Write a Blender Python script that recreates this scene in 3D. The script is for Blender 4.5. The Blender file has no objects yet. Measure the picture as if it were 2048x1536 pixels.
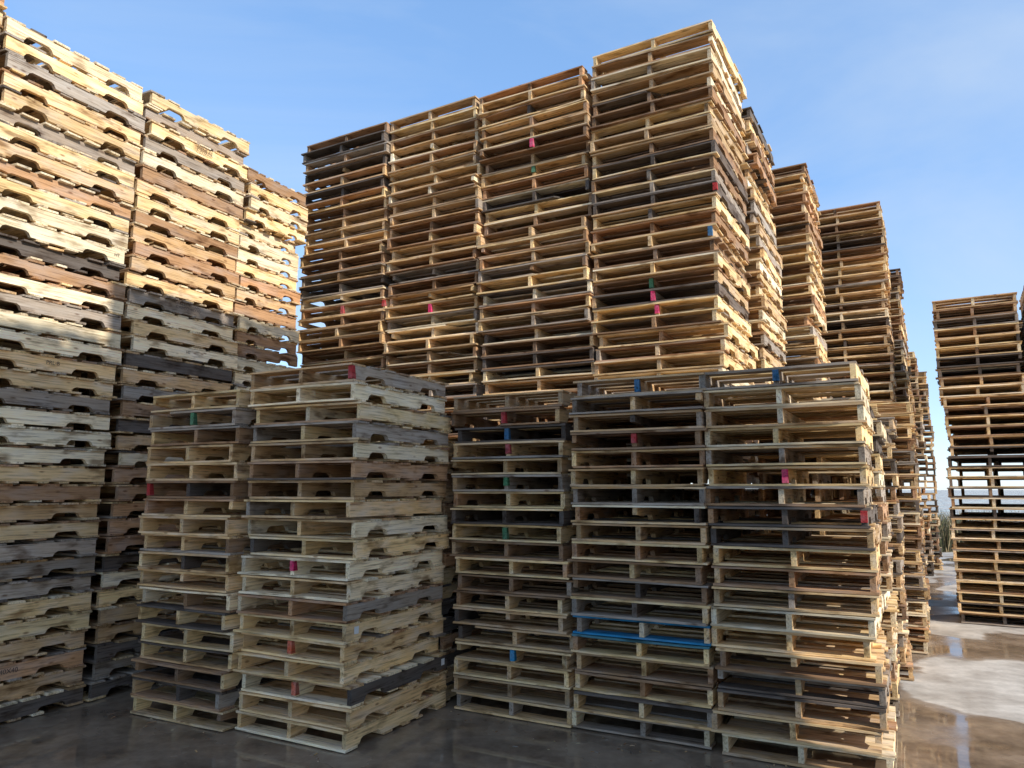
import bpy, math, random
from mathutils import Vector

sc = bpy.context.scene
sc.view_settings.view_transform = 'Standard'
sc.view_settings.look = 'None'
sc.view_settings.exposure = 0

# ------------------------------------------------------------------ helpers
def N(nt, typ, **kw):
    n = nt.nodes.new(typ)
    for k, v in kw.items():
        setattr(n, k, v)
    return n

def mat_new(name):
    m = bpy.data.materials.new(name)
    m.use_nodes = True
    nt = m.node_tree
    nt.nodes.clear()
    out = N(nt, 'ShaderNodeOutputMaterial')
    b = N(nt, 'ShaderNodeBsdfPrincipled')
    nt.links.new(b.outputs[0], out.inputs[0])
    return m, nt, b

def ramp(nt, src, stops):
    r = N(nt, 'ShaderNodeValToRGB')
    els = r.color_ramp.elements
    while len(els) < len(stops):
        els.new(0.5)
    for e, (p, c) in zip(els, stops):
        e.position = p
        e.color = (c[0], c[1], c[2], 1) if hasattr(c, '__len__') else (c, c, c, 1)
    nt.links.new(src, r.inputs[0])
    return r.outputs[0]

def mul(nt, a, b, fac=1.0, mode='MULTIPLY'):
    m = N(nt, 'ShaderNodeMix', data_type='RGBA', blend_type=mode)
    m.inputs[0].default_value = fac
    nt.links.new(a, m.inputs[6])
    nt.links.new(b, m.inputs[7])
    return m.outputs[2]

# ------------------------------------------------------------------ wood
def make_wood():
    m, nt, b = mat_new("pallet_wood")
    L = nt.links
    col = N(nt, 'ShaderNodeAttribute', attribute_name='pcol')
    lc = N(nt, 'ShaderNodeAttribute', attribute_name='lc')
    mp = N(nt, 'ShaderNodeMapping'); mp.inputs['Scale'].default_value = (2.2, 45, 45)
    L.new(lc.outputs['Vector'], mp.inputs['Vector'])
    g = N(nt, 'ShaderNodeTexNoise'); g.inputs['Scale'].default_value = 1.6
    g.inputs['Detail'].default_value = 5; g.inputs['Roughness'].default_value = 0.68
    L.new(mp.outputs[0], g.inputs['Vector'])
    grain = ramp(nt, g.outputs[0], [(0.30, (0.38, 0.31, 0.26)), (0.47, (1.0, 0.97, 0.94)), (0.72, (1.3, 1.3, 1.3))])
    c = mul(nt, col.outputs['Color'], grain)
    mp2 = N(nt, 'ShaderNodeMapping'); mp2.inputs['Scale'].default_value = (3.0, 9, 9)
    L.new(lc.outputs['Vector'], mp2.inputs['Vector'])
    s = N(nt, 'ShaderNodeTexNoise'); s.inputs['Scale'].default_value = 1.3
    s.inputs['Detail'].default_value = 4
    L.new(mp2.outputs[0], s.inputs['Vector'])
    st = ramp(nt, s.outputs[0], [(0.30, (0.32, 0.25, 0.20)), (0.44, (1, 1, 1)), (1.0, (1.1, 1.1, 1.1))])
    c = mul(nt, c, st, 0.85)
    wn = ramp(nt, s.outputs['Color'], [(0.46, 0.0), (0.68, 0.6)])
    gy = N(nt, 'ShaderNodeHueSaturation'); gy.inputs['Saturation'].default_value = 0.5; gy.inputs['Value'].default_value = 0.95
    L.new(c, gy.inputs['Color'])
    wm = N(nt, 'ShaderNodeMix', data_type='RGBA'); L.new(wn, wm.inputs[0]); L.new(c, wm.inputs[6]); L.new(gy.outputs[0], wm.inputs[7])
    c = wm.outputs[2]
    mp3 = N(nt, 'ShaderNodeMapping'); mp3.inputs['Scale'].default_value = (5.0, 13, 13)
    L.new(lc.outputs['Vector'], mp3.inputs['Vector'])
    v = N(nt, 'ShaderNodeTexVoronoi'); v.inputs['Scale'].default_value = 1.0
    L.new(mp3.outputs[0], v.inputs['Vector'])
    kn = ramp(nt, v.outputs['Distance'], [(0.06, (0.3, 0.18, 0.12)), (0.15, (1, 1, 1)), (1, (1, 1, 1))])
    c = mul(nt, c, kn, 0.75)
    L.new(c, b.inputs['Base Color'])
    b.inputs['Roughness'].default_value = 0.85
    b.inputs['Specular IOR Level'].default_value = 0.15
    bp = N(nt, 'ShaderNodeBump'); bp.inputs['Strength'].default_value = 0.4
    bp.inputs['Distance'].default_value = 0.004
    L.new(g.outputs[0], bp.inputs['Height'])
    L.new(bp.outputs[0], b.inputs['Normal'])
    return m
WOOD = make_wood()

def flat_mat(name, c, rough=0.7):
    m, nt, b = mat_new(name)
    t = N(nt, 'ShaderNodeTexNoise'); t.inputs['Scale'].default_value = 40
    r = ramp(nt, t.outputs[0], [(0.3, tuple(x*0.75 for x in c)), (0.7, tuple(min(1, x*1.1) for x in c))])
    nt.links.new(r, b.inputs['Base Color'])
    b.inputs['Roughness'].default_value = rough
    return m
INK = flat_mat("stamp_ink", (0.09, 0.06, 0.045))
LABEL = flat_mat("paper_label", (0.8, 0.8, 0.78))

PAL = [
    (0.88, 0.63, 0.31),    # fresh yellow pine
    (0.80, 0.55, 0.275),
    (0.62, 0.41, 0.21),
    (0.93, 0.76, 0.49),    # pale
    (0.36, 0.215, 0.115),  # brown
    (0.42, 0.345, 0.27),   # grey weathered
    (0.54, 0.305, 0.155),  # reddish
    (0.15, 0.12, 0.098),   # dark grey
]
PALW = {'mix': [4, 5, 4, 4, 3, 3, 2, 1.8],
        'left': [3, 4, 4, 7, 2, 4, 3, 1.0],
        'pale': [4, 3, 2, 9, 1, 2, 1, 0.3],
        'warm': [6, 6, 5, 3, 4, 3, 2, 1.5],
        'dark': [4, 5, 5, 1, 6, 4, 4, 3],
        'grey': [3, 3, 4, 2, 4, 6, 2, 3]}
PINK = (0.62, 0.035, 0.13); RED = (0.42, 0.045, 0.045); BLUE = (0.04, 0.14, 0.27); GREEN = (0.08, 0.22, 0.11)
ORANGE = (0.60, 0.13, 0.06); SKYB = (0.03, 0.24, 0.45)

class Acc:
    def __init__(s):
        s.v = []; s.f = []; s.c = []; s.lc = []

def add_prism(A, prof, ext, axis, xf, col, endcol, rnd):
    n = len(prof); b0 = len(A.v)
    o = (rnd.uniform(0, 50), rnd.uniform(0, 50), rnd.uniform(0, 50))
    for e in ext:
        for (a, z) in prof:
            p = (e, a, z) if axis == 'y' else (a, e, z)
            A.v.append(xf(p))
            A.lc.append((a + o[0], e + o[1], z + o[2]))
    f1 = tuple(range(b0, b0+n)); f2 = tuple(range(b0+2*n-1, b0+n-1, -1))
    if axis == 'x':
        A.f += [f1, f2]
    else:
        A.f += [f1[::-1], f2[::-1]]
    A.c += [col, col]
    amin = min(p[0] for p in prof); amax = max(p[0] for p in prof)
    for i in range(n):
        j = (i+1) % n
        q = (b0+i, b0+n+i, b0+n+j, b0+j)
        if axis == 'y': q = q[::-1]
        A.f.append(q)
        isend = (abs(prof[i][0]-prof[j][0]) < 0.012) and (min(abs(prof[i][0]-amin), abs(prof[i][0]-amax)) < 0.02)
        A.c.append(endcol if isend else col)

def sc_col(c, k):
    return (min(1, c[0]*k), min(1, c[1]*k), min(1, c[2]*k))

def tint(c, r):
    k = r.uniform(0.74, 1.08)
    w = r.uniform(-0.04, 0.05)
    return (c[0]*k*(1+w), c[1]*k, c[2]*k*(1-w))

def board(A, x0, x1, y0, y1, z0, z1, xf, col, rnd, broken=0):
    """deck board along x: slight skew, warp, waney front edge; broken end gets a slanted tip"""
    sk = rnd.gauss(0, 0.004)
    wz = rnd.gauss(0, 0.0018)
    ec = sc_col(col, rnd.uniform(0.65, 0.95))
    o = (rnd.uniform(0, 50), rnd.uniform(0, 50), rnd.uniform(0, 50))
    b0 = len(A.v)
    n = 5
    xs = [x0+(x1-x0)*i/(n-1) for i in range(n)]
    ej = {0: rnd.gauss(0, 0.003), n-1: rnd.gauss(0, 0.003)}
    if broken: ej[n-1 if broken > 0 else 0] = rnd.uniform(0.04, 0.14)*(-broken)
    chip = rnd.randrange(n) if rnd.random() < 0.10 else -1
    for i, x in enumerate(xs):
        s = i/(n-1)
        wy = rnd.gauss(0, 0.0022) + (rnd.uniform(0.012, 0.03) if i == chip else 0)
        wb = rnd.gauss(0, 0.0018)
        for (y, z) in ((y0, z0), (y1, z0), (y1, z1), (y0, z1)):
            xx = x
            if y == y0: xx += ej.get(i, 0)
            zz = z + wz*4*s*(1-s)
            yy = y+sk*s+(wy if y == y0 else wb)
            A.v.append(xf((xx, yy, zz)))
            A.lc.append((xx+o[0], yy+o[1], z+o[2]))
    for s in range(n-1):
        a = b0+4*s; b = a+4
        for k in range(4):
            k2 = (k+1) % 4
            A.f.append((a+k, b+k, b+k2, a+k2)[::-1])
            A.c.append(col)
    A.f.append((b0, b0+1, b0+2, b0+3)[::-1]); A.c.append(ec)
    e = b0+4*(n-1)
    A.f.append((e, e+1, e+2, e+3)); A.c.append(ec)

def pallet(A, w, d, h, z, dx, dy, yaw, rnd, pal, marks=(), blue=None, top=False):
    base = rnd.choices(PAL, PALW[pal])[0]
    base2 = rnd.choices(PAL, PALW[pal])[0]
    cx, cy = w/2, d/2
    ca, sa = math.cos(yaw), math.sin(yaw)
    tx = rnd.gauss(0, 0.0012)
    def xf(p):
        x, y = p[0]-cx, p[1]-cy
        return (cx+x*ca-y*sa+dx, cy+x*sa+y*ca+dy, z+p[2]+tx*x)
    bt = 0.017 * h/0.134
    sh = h - 2*bt - 0.002
    def pc():
        c = base if rnd.random() < 0.68 else (base2 if rnd.random() < 0.6 else rnd.choice(PAL))
        return tint(c, rnd)
    sw = 0.036
    k = d/1.22
    for i, sx in enumerate((0.0, w/2-sw/2 + rnd.gauss(0, 0.014), w-sw)):
        e0 = rnd.uniform(0.0, 0.018); e1 = d-rnd.uniform(0, 0.018)
        nd = 0.042 + rnd.gauss(0, 0.003)
        n1, n2 = 0.15*k+rnd.gauss(0, 0.008), 0.385*k+rnd.gauss(0, 0.008)
        m1, m2 = d-n2, d-n1
        prof = [(e0, 0), (n1, 0), (n1+0.018, nd*0.72), (n1+0.04, nd), (n2-0.04, nd), (n2-0.018, nd*0.72), (n2, 0),
                (m1, 0), (m1+0.018, nd*0.72), (m1+0.04, nd), (m2-0.04, nd), (m2-0.018, nd*0.72), (m2, 0), (e1, 0), (e1, sh), (e0, sh)]
        if rnd.random() < 0.08:
            prof = [(e0, 0), (e1, 0), (e1, sh), (e0, sh)]
        elif rnd.random() < 0.05:    # foot split off
            prof = [(n1-0.01, nd*0.9)] + prof[2:]
            prof[-1] = (e0+0.005, sh); prof.append((e0, nd*1.1))
        prof = [(a, zz+bt+0.001) for a, zz in prof]
        c = pc()
        xo = rnd.gauss(0, 0.004) if i == 1 else (abs(rnd.gauss(0, 0.006)) * (1 if i == 0 else -1))
        if rnd.random() < 0.15 and i != 1:
            xo += (0.03 if i == 0 else -0.03)
        add_prism(A, prof, (sx+xo, sx+sw+xo), 'y', xf, c, sc_col(c, rnd.uniform(0.6, 1.05)), rnd)
        for (mi, mc) in marks:
            if mi == i:
                zt = sh+bt+0.001
                zl = bt+0.004 + (rnd.uniform(0, 0.03) if rnd.random() < 0.5 else 0)
                pr = [(-0.003, zl), (0.04, zl), (0.025, zt-0.003), (-0.003, zt-0.003)]
                add_prism(A, pr, (sx+xo-0.0015, sx+sw+xo+0.0015), 'y', xf, sc_col(mc, rnd.uniform(0.7, 1)), mc, rnd)
    nb = rnd.choice((6, 7, 7, 7))
    lead = 0.135
    slots = [(0.0, lead)]
    inner = d - 2*lead
    gap = 0.052
    bw = (inner - gap*(nb-1))/(nb-2)
    y = lead+gap
    for i in range(nb-2):
        slots.append((y, y+bw)); y += bw+gap
    slots.append((d-lead, d))
    zt = bt+0.001+sh+0.001
    def ends():
        x0, x1 = rnd.gauss(0, 0.006), w+rnd.gauss(0, 0.006)
        br = 0
        if rnd.random() < 0.035:
            if rnd.random() < 0.5: x0 = w*rnd.uniform(0.1, 0.45); br = -1
            else: x1 = w*rnd.uniform(0.55, 0.9); br = 1
        return x0, x1, br
    for si, (a, b) in enumerate(slots):
        edge = si in (0, len(slots)-1)
        if not edge and rnd.random() < 0.05: continue
        if si == 0 and rnd.random() < 0.015: continue
        x0, x1, br = ends()
        wj = rnd.gauss(0, 0.006)
        th = bt*rnd.uniform(0.75, 1.0)
        cc = pc()
        if blue and edge and blue[0]: cc = blue[1]; x0, x1, br = 0, w, 0
        a2 = a - (rnd.gauss(0.002, 0.007) if si == 0 else -rnd.gauss(0, 0.004))
        board(A, x0, x1, a2, max(b+wj, a+0.06), zt, zt+th, xf, cc, rnd, br)
    if rnd.random() < 0.5:
        bs = ((0.0, 0.13), (d*0.38-0.045, d*0.38+0.045), (d/2+0.03, d/2+0.12), (d*0.70-0.04, d*0.70+0.045), (d-0.13, d))
    else:
        bs = ((0.0, 0.135), (d/2-0.17, d/2-0.07), (d/2+0.07, d/2+0.17), (d-0.14, d))
    for (a, b) in bs:
        if a > 0 and rnd.random() < 0.05: continue
        x0, x1, br = ends()
        cc = pc()
        if blue and a == 0.0 and blue[2]: cc = blue[1]; x0, x1, br = 0, w, 0
        board(A, x0, x1, a-(rnd.gauss(0.002, 0.007) if a == 0 else 0), b, 0.0+bt*rnd.uniform(0.05, 0.25), bt, xf, cc, rnd, br)

def frame(rot):
    r = math.radians(rot)
    return Vector((math.cos(r), -math.sin(r), 0)), Vector((math.sin(r), math.cos(r), 0))

def stack(fl, rot, w, d, n, h, seed, pal='mix', marks={}, blues={}, groups=(), jit=1.0, lean=(0, 0), fixed=()):
    rnd = random.Random(seed)
    A = Acc()
    gx = gy = 0.0
    info = {}
    for i in range(n):
        if i in groups:
            gx = rnd.uniform(-0.035, 0.035); gy = rnd.uniform(-0.05, 0.03)
        dx = gx + rnd.gauss(0, 0.011)*jit + lean[0]*i*h
        dy = gy + rnd.gauss(0, 0.012)*jit + lean[1]*i*h
        yaw = rnd.gauss(0, 0.009)*jit
        if i in fixed: yaw = 0
        info[i] = (dx, dy, i*h)
        pallet(A, w, d, h, i*h + 0.002, dx, dy, yaw, rnd, pal, marks.get(i, ()), blues.get(i))
    me = bpy.data.meshes.new("wooden_pallet_stack")
    me.from_pydata(A.v, [], A.f)
    at = me.attributes.new('pcol', 'FLOAT_COLOR', 'FACE')
    flat = []
    for c in A.c: flat += [c[0], c[1], c[2], 1.0]
    at.data.foreach_set('color', flat)
    al = me.attributes.new('lc', 'FLOAT_VECTOR', 'POINT')
    flat = []
    for c in A.lc: flat += c
    al.data.foreach_set('vector', flat)
    me.materials.append(WOOD)
    me.update()
    ob = bpy.data.objects.new("wooden_pallet_stack", me)
    bpy.context.collection.objects.link(ob)
    ob.location = (fl[0], fl[1], 0.004)
    ob.rotation_euler = (0, 0, -math.radians(rot))
    ob["w"] = w
    return ob, info

def fl_from_fr(fr, rot, w):
    u, v = frame(rot)
    return (fr[0]-u.x*w, fr[1]-u.y*w)

def shift(p, rot, du, dv):
    u, v = frame(rot)
    return (p[0]+u.x*du+v.x*dv, p[1]+u.y*du+v.y*dv)

# ------------------------------------------------------------------ low front stacks
H = 0.1345
A_, Ai = stack(fl_from_fr((-1.12, 5.20), 27, 1.02), 27, 1.02, 1.22, 19, 0.1385, 14, 'mix',
      marks={8: [(1, PINK)], 4: [(1, ORANGE)], 2: [(1, ORANGE)], 18: [(2, RED)]}, groups=(7, 13), jit=1.5, fixed=(5, 2))
B_, Bi = stack((-2.96, 6.07), 27, 1.0, 1.22, 18, 0.1385, 12, 'warm',
      marks={16: [(1, GREEN)], 12: [(0, RED)]}, groups=(6, 12), jit=1.4)
C0 = (-0.47, 6.19)
stack(C0, 28, 1.01, 1.22, 19, 0.132, 21, 'warm',
      marks={17: [(1, RED)], 16: [(1, BLUE)], 15: [(1, RED)], 13: [(1, GREEN)], 10: [(1, GREEN)], 3: [(1, SKYB)]}, groups=(9,), jit=1.2)
stack(shift(C0, 28, 1.035, 0), 28, 1.01, 1.22, 19, 0.1350, 25, 'warm',
      marks={18: [(1, BLUE)], 15: [(1, RED)]}, blues={5: (1, SKYB, 1), 4: (1, (0.08, 0.22, 0.26), 0)}, groups=(8, 14), jit=1.2)
stack(shift(C0, 28, 2.08, 0), 28, 1.02, 1.22, 19, 0.1350, 23, 'warm',
      marks={18: [(1, BLUE)], 13: [(1, PINK)], 11: [(2, RED)]}, groups=(5, 12), jit=1.2)
stack(shift((-2.03, 5.66), 27, 0, 1.27), 27, 1.0, 1.2, 16, H, 31, 'dark')
stack(shift((-2.96, 6.07), 27, 0, 1.27), 27, 0.98, 1.2, 16, H, 32, 'dark')

# ------------------------------------------------------------------ tall towers
def tw(uu, vv):
    U, V = frame(29)
    return (U.x*uu+V.x*vv, U.y*uu+V.y*vv)
edges = [-6.676, -5.318, -4.052, -2.733, -1.45]
tm = [{28: [(1, RED), (2, RED)]},
      {27: [(1, PINK)]},
      {39: [(1, PINK)], 37: [(1, GREEN)]},
      {33: [(2, RED)], 30: [(2, BLUE)], 27: [(1, GREEN)], 26: [(1, PINK)], 25: [(1, PINK)]}]
pals = ['dark', 'warm', 'warm', 'warm']
for i in range(4):
    wd = edges[i+1]-edges[i]-0.055
    stack(tw(edges[i]+0.03, 6.54), 29, wd, 1.42, [45, 45, 45, 46][i], [0.1350, 0.1352, 0.1347, 0.1335][i], 141+i, pals[i], marks=tm[i],
          groups=(18, 25, 33, 39), jit=1.4, lean=(-0.003 if i == 3 else 0.0, 0.002))
    if i < 3:
        stack(tw(edges[i]+0.015, 8.02), 29, wd, 1.42, 43, 0.1352, 51+i, 'dark', jit=1.0)
def towFR(fr, rot, w, d, n, h, seed, pal='mix', **k):
    return stack(fl_from_fr(fr, rot, w), rot, w, d, n, h, seed, pal, **k)
towFR((2.68, 7.74), 29, 1.25, 1.42, 44, 0.1352, 61, 'mix', groups=(15, 24, 34), jit=1.4)
towFR((3.83, 9.16), 29, 1.25, 1.35, 44, 0.1352, 62, 'warm', groups=(15, 24, 34), jit=1.4)
towFR((5.45, 10.47), 29, 1.25, 1.22, 44, 0.1352, 63, 'dark', groups=(15, 24, 34), jit=1.4)
towFR((2.95, 5.94), 28, 0.95, 1.2, 18, H, 71, 'mix', jit=1.3)
towFR((3.64, 7.06), 28, 0.92, 1.2, 18, H, 72, 'warm', jit=1.3)
towFR((4.42, 8.14), 28, 0.90, 1.2, 20, H, 73, 'mix', jit=1.3)
towFR((5.05, 9.28), 28, 0.90, 1.2, 21, H, 74, 'mix', jit=1.3)
towFR((6.47, 12.0), 29, 1.02, 1.2, 40, H, 81, 'mix', jit=1.5, groups=(12, 26))
towFR((7.08, 13.1), 29, 1.02, 1.2, 36, H, 82, 'dark', jit=1.5, groups=(12, 26))
towFR((7.76, 14.2), 29, 1.02, 1.2, 33, H, 83, 'grey', jit=1.5, groups=(12, 26))
towFR((8.46, 15.2), 29, 1.02, 1.2, 34, H, 84, 'grey', jit=1.5, groups=(12, 26))
towFR((9.20, 16.2), 29, 1.02, 1.2, 32, H, 85, 'grey', jit=1.5, groups=(12, 26))

# ------------------------------------------------------------------ right row
R0 = (5.84, 9.98)
stack(R0, 31, 0.97, 1.22, 32, 0.1345, 91, 'mix', jit=1.0, groups=(15, 22), lean=(-0.004, 0))
stack(shift(R0, 31, 1.03, 0.02), 31, 1.0, 1.22, 33, 0.1345, 92, 'grey', jit=1.0, groups=(15, 22))
stack(shift(R0, 31, 2.10, 0), 31, 1.0, 1.22, 32, 0.1345, 93, 'grey', jit=1.0, groups=(15, 22))
stack(shift(R0, 31, 0.1, 1.28), 31, 1.02, 1.22, 31, 0.1345, 94, 'dark')
stack(shift(R0, 31, 1.2, 1.28), 31, 1.02, 1.22, 31, 0.1345, 95, 'dark')

# ------------------------------------------------------------------ left wall of stacks
def lw(t):
    U, V = frame(27)
    return (-3.51+V.x*t, 6.35+V.y*t)
HL = 0.148
left = {}
for k, (t, n, pal, sd, dd, ln) in enumerate([(-2.50, 38, 'left', 101, 1.22, 0.03), (-1.23, 37, 'left', 102, 1.22, 0.036),
                                     (0.08, 37, 'left', 106, 1.22, 0.026), (1.45, 35, 'pale', 104, 0.90, -0.004)]):
    fl = fl_from_fr(lw(t), 27, 1.02)
    left[k] = stack(fl, 27, 1.02, dd, n, HL, sd, pal, groups=(9, 17, 24, 31), jit=1.1, fixed=(18, 2, 25, 35, 34, 23, 20, 12, 8),
                    lean=(0.0, ln))
    stack(shift(fl, 27, -1.08, 0), 27, 1.02, 1.22, n-1, HL, sd+20, 'dark')

# ------------------------------------------------------------------ unseen stacks added past the right edge to shade left wall and foreground
for k, (vv, n) in enumerate([(-1.0, 56), (0.3, 60), (1.6, 64), (2.9, 64)]):
    U, V = frame(27)
    stack((U.x*2.4+V.x*vv, U.y*2.4+V.y*vv), 27, 1.02, 1.22, n, 0.1352, 111+k, 'mix', jit=0.8)

# ------------------------------------------------------------------ stamps and labels
def stamp(st, idx, yc, text, size, h, dz=0.0):
    ob, info = st
    cu = bpy.data.curves.new("stamp", 'FONT')
    cu.body = text; cu.size = size; cu.align_x = 'CENTER'; cu.align_y = 'CENTER'
    cu.space_line = 0.85
    cu.materials.append(INK)
    t = bpy.data.objects.new("ink_stamp", cu)
    bpy.context.collection.objects.link(t)
    t.parent = ob
    dx, dy, z = info[idx]
    t.location = (ob["w"]+dx+0.0045, yc+dy, z+h*0.58+dz)
    t.rotation_euler = (math.radians(90), 0, math.radians(90))
def label(st, idx, yc, s, h):
    ob, info = st
    bpy.ops.mesh.primitive_plane_add(size=1)
    p = bpy.context.object; p.name = "paper_label"
    p.data.materials.append(LABEL)
    p.parent = ob
    dx, dy, z = info[idx]
    p.scale = (s, s, 1)
    p.location = (ob["w"]+dx+0.0055, yc+dy, z+h*0.6)
    p.rotation_euler = (math.radians(90), 0, math.radians(90))
stamp(left[2], 34, 0.60, "MADE IN\nCANADA", 0.046, HL)
stamp(left[2], 23, 0.61, "R1431 99990R\nCABCO 48X40", 0.044, HL)
stamp(left[1], 18, 0.66, "PRL-B", 0.045, HL)
stamp(left[1], 2, 0.58, "SW 40X40", 0.05, HL)
stamp(left[1], 25, 1.13, "HT", 0.04, HL)
stamp(left[2], 20, 0.60, "HT", 0.04, HL)
label((A_, Ai), 5, 0.10, 0.05, 0.1365)
label((A_, Ai), 2, 1.14, 0.05, 0.1365)

# ------------------------------------------------------------------ a few splinters on the ground
def debris():
    r = random.Random(77)
    A = Acc()
    for i in range(90):
        U, V = frame(27)
        uu = r.uniform(-5.6, 0.3); vv = (4.1 if uu < -3.3 else 5.25) - abs(r.gauss(0, 0.22))
        x, y = U.x*uu+V.x*vv, U.y*uu+V.y*vv
        a = r.uniform(0, math.pi); l = r.choice([0.008, 0.01, 0.015, 0.03])*r.uniform(0.6, 1.3); wd = r.uniform(0.002, 0.005)
        ca, sa = math.cos(a), math.sin(a)
        xf = lambda p: (x+p[0]*ca-p[1]*sa, y+p[0]*sa+p[1]*ca, p[2])
        add_prism(A, [(-l, 0.002), (l, 0.002), (l*0.6, 0.006), (-l*0.7, 0.005)], (-wd, wd), 'x', xf, tint(r.choice(PAL[1:]), r), PAL[4], r)
    me = bpy.data.meshes.new("wood_debris"); me.from_pydata(A.v, [], A.f)
    at = me.attributes.new('pcol', 'FLOAT_COLOR', 'FACE')
    fl = []
    for c in A.c: fl += [c[0]*0.7, c[1]*0.7, c[2]*0.7, 1]
    at.data.foreach_set('color', fl)
    al = me.attributes.new('lc', 'FLOAT_VECTOR', 'POINT')
    fl = []
    for c in A.lc: fl += c
    al.data.foreach_set('vector', fl)
    me.materials.append(WOOD)
    ob = bpy.data.objects.new("wood_debris", me); bpy.context.collection.objects.link(ob)
debris()

# ------------------------------------------------------------------ ground
def ground():
    me = bpy.data.meshes.new("concrete_ground")
    S = 600
    me.from_pydata([(-S, -S, 0), (S, -S, 0), (S, S, 0), (-S, S, 0)], [], [(0, 1, 2, 3)])
    ob = bpy.data.objects.new("concrete_ground", me)
    bpy.context.collection.objects.link(ob)
    m, nt, b = mat_new("wet_concrete")
    L = nt.links
    tc = N(nt, 'ShaderNodeTexCoord')
    sep = N(nt, 'ShaderNodeSeparateXYZ'); L.new(tc.outputs['Object'], sep.inputs[0])
    n1 = N(nt, 'ShaderNodeTexNoise'); n1.inputs['Scale'].default_value = 0.55; n1.inputs['Detail'].default_value = 5
    n1.inputs['Roughness'].default_value = 0.5; n1.inputs['Distortion'].default_value = 0.4
    L.new(tc.outputs['Object'], n1.inputs['Vector'])
    grad = N(nt, 'ShaderNodeMapRange'); grad.inputs[1].default_value = 1.6; grad.inputs[2].default_value = 4.2
    grad.inputs[3].default_value = 0.34; grad.inputs[4].default_value = 0.01
    L.new(sep.outputs[0], grad.inputs[0])
    ad = N(nt, 'ShaderNodeMath', operation='ADD'); L.new(n1.outputs[0], ad.inputs[0]); L.new(grad.outputs[0], ad.inputs[1])
    wet = ramp(nt, ad.outputs[0], [(0.50, 0.0), (0.525, 0.8), (0.60, 1.0)])
    n2 = N(nt, 'ShaderNodeTexNoise'); n2.inputs['Scale'].default_value = 9; n2.inputs['Detail'].default_value = 8
    n2.inputs['Roughness'].default_value = 0.7
    L.new(tc.outputs['Object'], n2.inputs['Vector'])
    dry = ramp(nt, n2.outputs[0], [(0.3, (0.40, 0.375, 0.335)), (0.7, (0.58, 0.55, 0.50))])
    wc = ramp(nt, n2.outputs[0], [(0.3, (0.17, 0.124, 0.088)), (0.7, (0.31, 0.235, 0.165))])
    mx = N(nt, 'ShaderNodeMix', data_type='RGBA'); L.new(wet, mx.inputs[0]); L.new(dry, mx.inputs[6]); L.new(wc, mx.inputs[7])
    n4 = N(nt, 'ShaderNodeTexNoise'); n4.inputs['Scale'].default_value = 2.2; n4.inputs['Detail'].default_value = 6
    L.new(tc.outputs['Object'], n4.inputs['Vector'])
    mud = ramp(nt, n4.outputs[0], [(0.35, (0.68, 0.64, 0.60)), (0.6, (1.1, 1.08, 1.05))])
    cc = mul(nt, mx.outputs[2], mud)
    L.new(cc, b.inputs['Base Color'])
    n3 = N(nt, 'ShaderNodeTexNoise'); n3.inputs['Scale'].default_value = 1.1; n3.inputs['Detail'].default_value = 4
    L.new(tc.outputs['Object'], n3.inputs['Vector'])
    rr = ramp(nt, n3.outputs[0], [(0.46, 0.03), (0.54, 0.18), (0.64, 0.42)])
    mr = N(nt, 'ShaderNodeMix', data_type='RGBA'); L.new(wet, mr.inputs[0])
    mr.inputs[6].default_value = (0.85, 0.85, 0.85, 1); L.new(rr, mr.inputs[7])
    L.new(mr.outputs[2], b.inputs['Roughness'])
    bp = N(nt, 'ShaderNodeBump'); bp.inputs['Strength'].default_value = 0.25; bp.inputs['Distance'].default_value = 0.01
    hm = N(nt, 'ShaderNodeMath', operation='MULTIPLY'); L.new(n2.outputs[0], hm.inputs[0]); L.new(mr.outputs[2], hm.inputs[1])
    L.new(hm.outputs[0], bp.inputs['Height']); L.new(bp.outputs[0], b.inputs['Normal'])
    me.materials.append(m)
ground()

# ------------------------------------------------------------------ dry grass
def blades(name, cx, cy, rx, ry, n, hmin, hmax, cols, seed):
    r = random.Random(seed)
    V = []; F = []; C = []
    for i in range(n):
        x = cx+r.uniform(-rx, rx); y = cy+r.uniform(-ry, ry)
        hh = r.uniform(hmin, hmax); a = r.uniform(0, math.pi)
        wd = r.uniform(0.008, 0.02)*max(1, hh/1.2)
        lx, ly = r.gauss(0, 0.2)*hh, r.gauss(0, 0.2)*hh
        b = len(V)
        ax, ay = math.cos(a)*wd, math.sin(a)*wd
        V += [(x-ax, y-ay, 0), (x+ax, y+ay, 0), (x+ax*.7+lx*.4, y+ay*.7+ly*.4, hh*.6), (x-ax*.7+lx*.4, y-ay*.7+ly*.4, hh*.6), (x+lx, y+ly, hh)]
        F += [(b, b+1, b+2, b+3), (b+3, b+2, b+4)]
        c = tint(r.choice(cols), r); C += [c, c]
    me = bpy.data.meshes.new(name); me.from_pydata(V, [], F)
    at = me.attributes.new('pcol', 'FLOAT_COLOR', 'FACE')
    fl = []
    for c in C: fl += [c[0], c[1], c[2], 1]
    at.data.foreach_set('color', fl)
    m, nt, b = mat_new(name+"_mat")
    a = N(nt, 'ShaderNodeAttribute', attribute_name='pcol')
    nt.links.new(a.outputs['Color'], b.inputs['Base Color']); b.inputs['Roughness'].default_value = 0.8
    me.materials.append(m)
    ob = bpy.data.objects.new(name, me); bpy.context.collection.objects.link(ob)
blades("dry_grass", 12.6, 21.8, 2.2, 1.0, 5000, 0.3, 1.2, [(0.34, 0.27, 0.14), (0.24, 0.19, 0.10), (0.28, 0.22, 0.12), (0.13, 0.14, 0.06)], 5)

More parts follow.
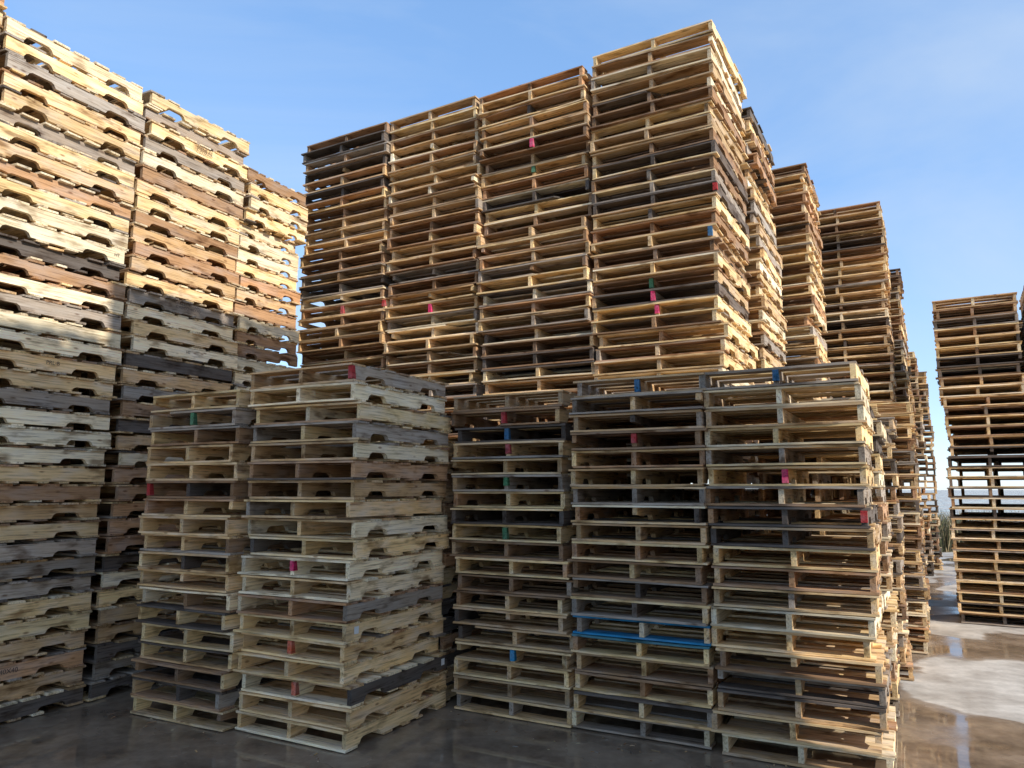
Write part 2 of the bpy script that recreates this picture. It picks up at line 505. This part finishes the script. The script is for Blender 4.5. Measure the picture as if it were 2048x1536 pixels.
# ------------------------------------------------------------------ light
U28, V28 = frame(28)
sd = (U28*1.0 - V28*0.27 + Vector((0, 0, 0.60))).normalized()
su = bpy.data.lights.new("sun", 'SUN'); su.energy = 5.0; su.angle = math.radians(0.5); su.color = (1.0, 0.95, 0.86)
so = bpy.data.objects.new("sun", su); bpy.context.collection.objects.link(so)
so.rotation_euler = sd.to_track_quat('Z', 'Y').to_euler()
so.location = (10, -5, 20)

w = bpy.data.worlds.new("World"); sc.world = w; w.use_nodes = True
nt = w.node_tree; nt.nodes.clear()
out = N(nt, 'ShaderNodeOutputWorld'); bg = N(nt, 'ShaderNodeBackground'); bg.inputs[1].default_value = 0.15
nt.links.new(bg.outputs[0], out.inputs[0])
sky = N(nt, 'ShaderNodeTexSky', sky_type='NISHITA'); sky.sun_disc = False
sky.sun_elevation = math.asin(sd.z); sky.sun_rotation = math.atan2(sd.x, sd.y)
sky.altitude = 1200; sky.air_density = 1.0; sky.dust_density = 0.7; sky.ozone_density = 1.3
tc = N(nt, 'ShaderNodeTexCoord')
mp = N(nt, 'ShaderNodeMapping'); mp.inputs['Scale'].default_value = (1.0, 1.5, 3.4); mp.inputs['Rotation'].default_value = (0.25, 0.45, 0.4)
nt.links.new(tc.outputs['Generated'], mp.inputs['Vector'])
cn = N(nt, 'ShaderNodeTexNoise'); cn.inputs['Scale'].default_value = 1.3; cn.inputs['Detail'].default_value = 8
cn.inputs['Roughness'].default_value = 0.55; cn.inputs['Distortion'].default_value = 0.6
nt.links.new(mp.outputs[0], cn.inputs['Vector'])
hz = N(nt, 'ShaderNodeMix', data_type='RGBA', blend_type='ADD'); hz.inputs[0].default_value = 1.0
nt.links.new(sky.outputs[0], hz.inputs[6]); hz.inputs[7].default_value = (0.80, 1.70, 3.3, 1)
cf = ramp(nt, cn.outputs[0], [(0.40, 0.0), (0.75, 0.55)])
mx = N(nt, 'ShaderNodeMix', data_type='RGBA'); nt.links.new(cf, mx.inputs[0]); nt.links.new(hz.outputs[2], mx.inputs[6])
mx.inputs[7].default_value = (4.5, 5.3, 6.3, 1)
nt.links.new(mx.outputs[2], bg.inputs[0])

# ------------------------------------------------------------------ camera
cam = bpy.data.cameras.new("camera"); cam.lens = 26; cam.sensor_width = 36; cam.clip_end = 3000; cam.clip_start = 0.05
co = bpy.data.objects.new("camera", cam); bpy.context.collection.objects.link(co)
co.location = (0, 0, 1.75); co.rotation_euler = (math.radians(98), 0, 0)
sc.camera = co
